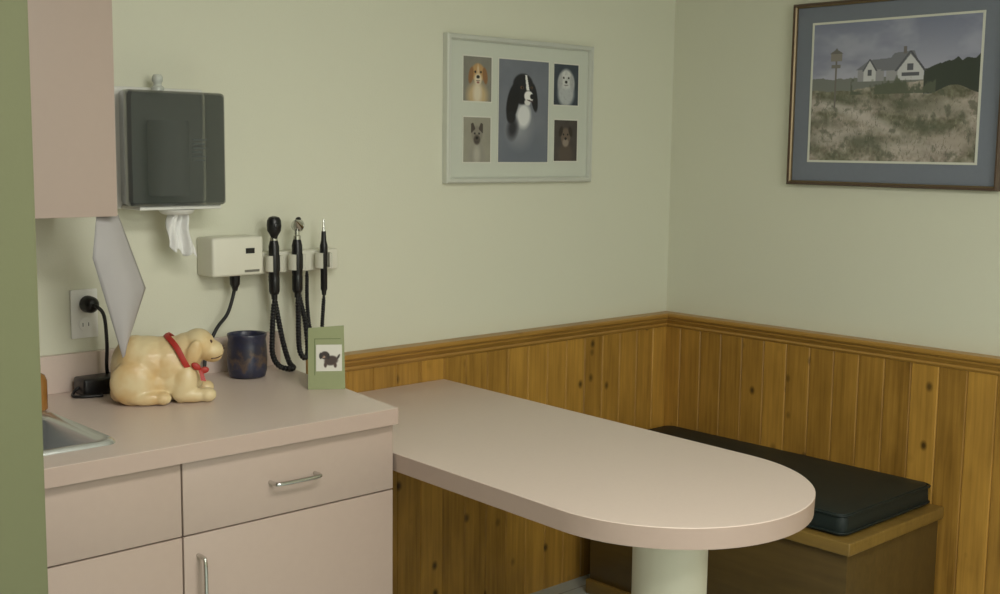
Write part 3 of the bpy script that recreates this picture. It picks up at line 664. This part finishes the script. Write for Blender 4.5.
# ------------------------------------------------------------------ blue ceramic mug
M_mug = bpy.data.materials.new('mottled_blue_brown_glaze'); M_mug.use_nodes = True
nt = M_mug.node_tree; b = nt.nodes['Principled BSDF']; b.inputs['Roughness'].default_value = .36; b.inputs['Coat Weight'].default_value = .1
tc = nt.nodes.new('ShaderNodeTexCoord'); n = nt.nodes.new('ShaderNodeTexNoise'); n.inputs['Scale'].default_value = 44; n.inputs['Detail'].default_value = 5
sp = nt.nodes.new('ShaderNodeSeparateXYZ'); nt.links.new(tc.outputs['Object'], sp.inputs[0]); nt.links.new(tc.outputs['Object'], n.inputs['Vector'])
m1 = nt.nodes.new('ShaderNodeMath'); m1.operation = 'MULTIPLY_ADD'; m1.inputs[1].default_value = .13; nt.links.new(n.outputs['Fac'], m1.inputs[0]); nt.links.new(sp.outputs[2], m1.inputs[2])
m2_ = nt.nodes.new('ShaderNodeMath'); m2_.operation = 'DIVIDE'; m2_.inputs[1].default_value = .24; nt.links.new(m1.outputs[0], m2_.inputs[0])
cr = nt.nodes.new('ShaderNodeValToRGB'); cr.color_ramp.elements[0].position = 0; cr.color_ramp.elements[1].position = 1
cr.color_ramp.elements[0].color = rgb(50, 42, 42); cr.color_ramp.elements[1].color = rgb(40, 44, 66)
for ps, cl3 in ((.26, (38, 38, 54)), (.40, (46, 50, 72)), (.48, (88, 72, 62)), (.55, (48, 46, 58)), (.68, (38, 42, 66)), (.80, (66, 64, 80))):
    e_ = cr.color_ramp.elements.new(ps); e_.color = rgb(*cl3)
nt.links.new(m2_.outputs[0], cr.inputs['Fac']); nt.links.new(cr.outputs['Color'], b.inputs['Base Color'])
mg = lathe('ceramic_cup', (1.622, 2.715, .9105), [(.040, 0), (.047, .003), (.051, .02), (.052, .05), (.050, .085), (.048, .10), (.0515, .110), (.0505, .114), (.0465, .112), (.044, .10), (.046, .05), (.044, .012), (.001, .010)], M_mug, None, 40,
           label='dark blue and brown glazed ceramic cup on the worktop', category='cup')

# ------------------------------------------------------------------ green photo card stand
cd = empty('photo_card', (1.694, 2.457, .9102), 'green tent-fold card with a small puppy picture on the worktop edge', 'card', rotz=math.radians(-34.6))
M_card = mat('green_card', rgb(144, 151, 110), .6, var=.06, vscale=40)
w = .046
V = [(-w, -.018, 0), (w, -.018, 0), (w - .003, .004, .157), (-w + .001, .004, .151), (-w, .026, 0), (w, .026, 0)]
o = mk('card_body', V, [(0, 1, 2, 3), (5, 4, 3, 2)], M_card, cd, False, local=True, center=False, fixn=False); sd = o.modifiers.new('s', 'SOLIDIFY'); sd.thickness = .0012; sd.offset = 0
tl = math.atan2(.022, .152)
def onface(px, pz, off): return (px, -.018 + .022 * pz / .152 - off, pz)
cvp = Canvas(48, 48, (214, 212, 202)); cvp.ell(.58, .60, .26, .18, (62, 46, 42), -8, .15); cvp.ell(.34, .40, .17, .15, (50, 38, 36), 0, .12); cvp.ell(.18, .42, .06, .12, (30, 24, 24), 0, .12); cvp.ell(.48, .44, .05, .11, (30, 24, 24), 0, .12); cvp.ell(.30, .46, .06, .045, (160, 132, 114)); cvp.ell(.27, .44, .02, .018, (15, 12, 12)); cvp.ell(.36, .76, .06, .10, (70, 50, 44)); cvp.ell(.74, .78, .06, .09, (70, 50, 44)); cvp.ell(.86, .46, .04, .11, (50, 40, 36), 30)
sh = sheet('puppy_picture', cvp, -.026, .038, 0, .066, 0, cd, local=True, label='small square picture of a dark puppy')
sh.location = (sh.location.x, onface(0, .045, .0016)[1], .045); sh.rotation_euler = (-tl, 0, 0)
o = boxes('card_motif', [((-.030, -.0002, 0), (-.0285, .0002, .09)), ((-.030, -.0002, .09), (.035, .0002, .0915))], mat('card_line', rgb(96, 108, 66), .6, var=.1), cd, local=True)
o.location = (o.location.x, onface(0, .035, .0012)[1], .035); o.rotation_euler = (-tl, 0, 0)

# ------------------------------------------------------------------ amber soap bottle behind jamb
sb = empty('soap_bottle', (1.040, 2.662, .9105), 'squat amber bottle with brown cap beside the sink', 'bottle')
M_amb = mat('amber_plastic', rgb(150, 104, 50), .25, var=.1, vscale=20, coat=.3)
lathe('bottle', (1.040, 2.662, .9105), [(.026, 0), (.029, .003), (.029, .068), (.024, .080), (.014, .086), (.014, .090)], M_amb, sb, 28)
lathe('cap', (1.040, 2.662, 1.0006), [(.016, 0), (.016, .012), (.014, .014)], mat('brown_cap', rgb(96, 66, 40), .4, var=.1), sb, 20)

# ------------------------------------------------------------------ lights
M_em = bpy.data.materials.new('diffuser_glow'); M_em.use_nodes = True
b = M_em.node_tree.nodes['Principled BSDF']; b.inputs['Emission Color'].default_value = (1, .98, .92, 1); b.inputs['Emission Strength'].default_value = 2.0
def fixture(x0, x1, y0, y1, label):
    lf = empty('ceiling_light', ((x0 + x1) / 2, (y0 + y1) / 2, CH - .06), label, 'light')
    box('housing', (x0, y0, CH - .06), (x1, y1, CH - .001), M_white, lf, bevel=.004)
    box('diffuser', (x0 + .03, y0 + .03, CH - .068), (x1 - .03, y1 - .03, CH - .0605), M_em, lf)
fixture(.4, 1.6, .2, .8, 'added white rectangular ceiling fixture with frosted diffuser, lighting the walls')
fixture(.2, 1.4, -1.5, -.9, 'added white rectangular ceiling fixture with frosted diffuser, lighting the walls')  # second fixture, added further back to brighten the upright walls
def area(name, loc, sx, sy, e, col, rot=(0, 0, 0)):
    l = bpy.data.lights.new(name, 'AREA'); l.shape = 'RECTANGLE'; l.size = sx; l.size_y = sy; l.energy = e; l.color = col
    o = bpy.data.objects.new(name, l); o.location = loc; o.rotation_euler = rot; COL.objects.link(o); return o
area('fixture_lamp', (1.0, .5, CH - .075), 1.1, .5, 29, (1, .98, .905))
area('fixture_lamp', (.8, -1.2, CH - .075), 1.1, .5, 34, (1, .98, .905))  # lamp of the added rear fixture
# added fill lamp behind the camera, brightening the walls; no window there
area('frontal_fill', (.9, -2.15, 1.8), 1.8, .9, 28, (.97, .985, .95), (math.radians(90), 0, 0))
wd = bpy.data.worlds.new('world'); scn.world = wd; wd.use_nodes = True
wd.node_tree.nodes['Background'].inputs[0].default_value = (.5, .52, .45, 1); wd.node_tree.nodes['Background'].inputs[1].default_value = .15

# ------------------------------------------------------------------ camera
az, p, r, f = math.radians(47.1), math.radians(7.04), .0124, 1198
Fv = Vector((math.cos(az) * math.cos(p), math.sin(az) * math.cos(p), -math.sin(p)))
R0 = Vector((math.sin(az), -math.cos(az), 0)); U0 = R0.cross(Fv)
Rv = (R0 + r * U0).normalized(); Uv = (U0 - r * R0).normalized()
cam = bpy.data.cameras.new('camera'); co = bpy.data.objects.new('camera', cam); COL.objects.link(co)
m = Matrix((Rv, Uv, -Fv)).transposed().to_4x4(); m.translation = (0, 0, CAMZ); co.matrix_world = m
cam.sensor_width = 36; cam.lens = f * 36 / 1000; cam.clip_start = .02
scn.camera = co
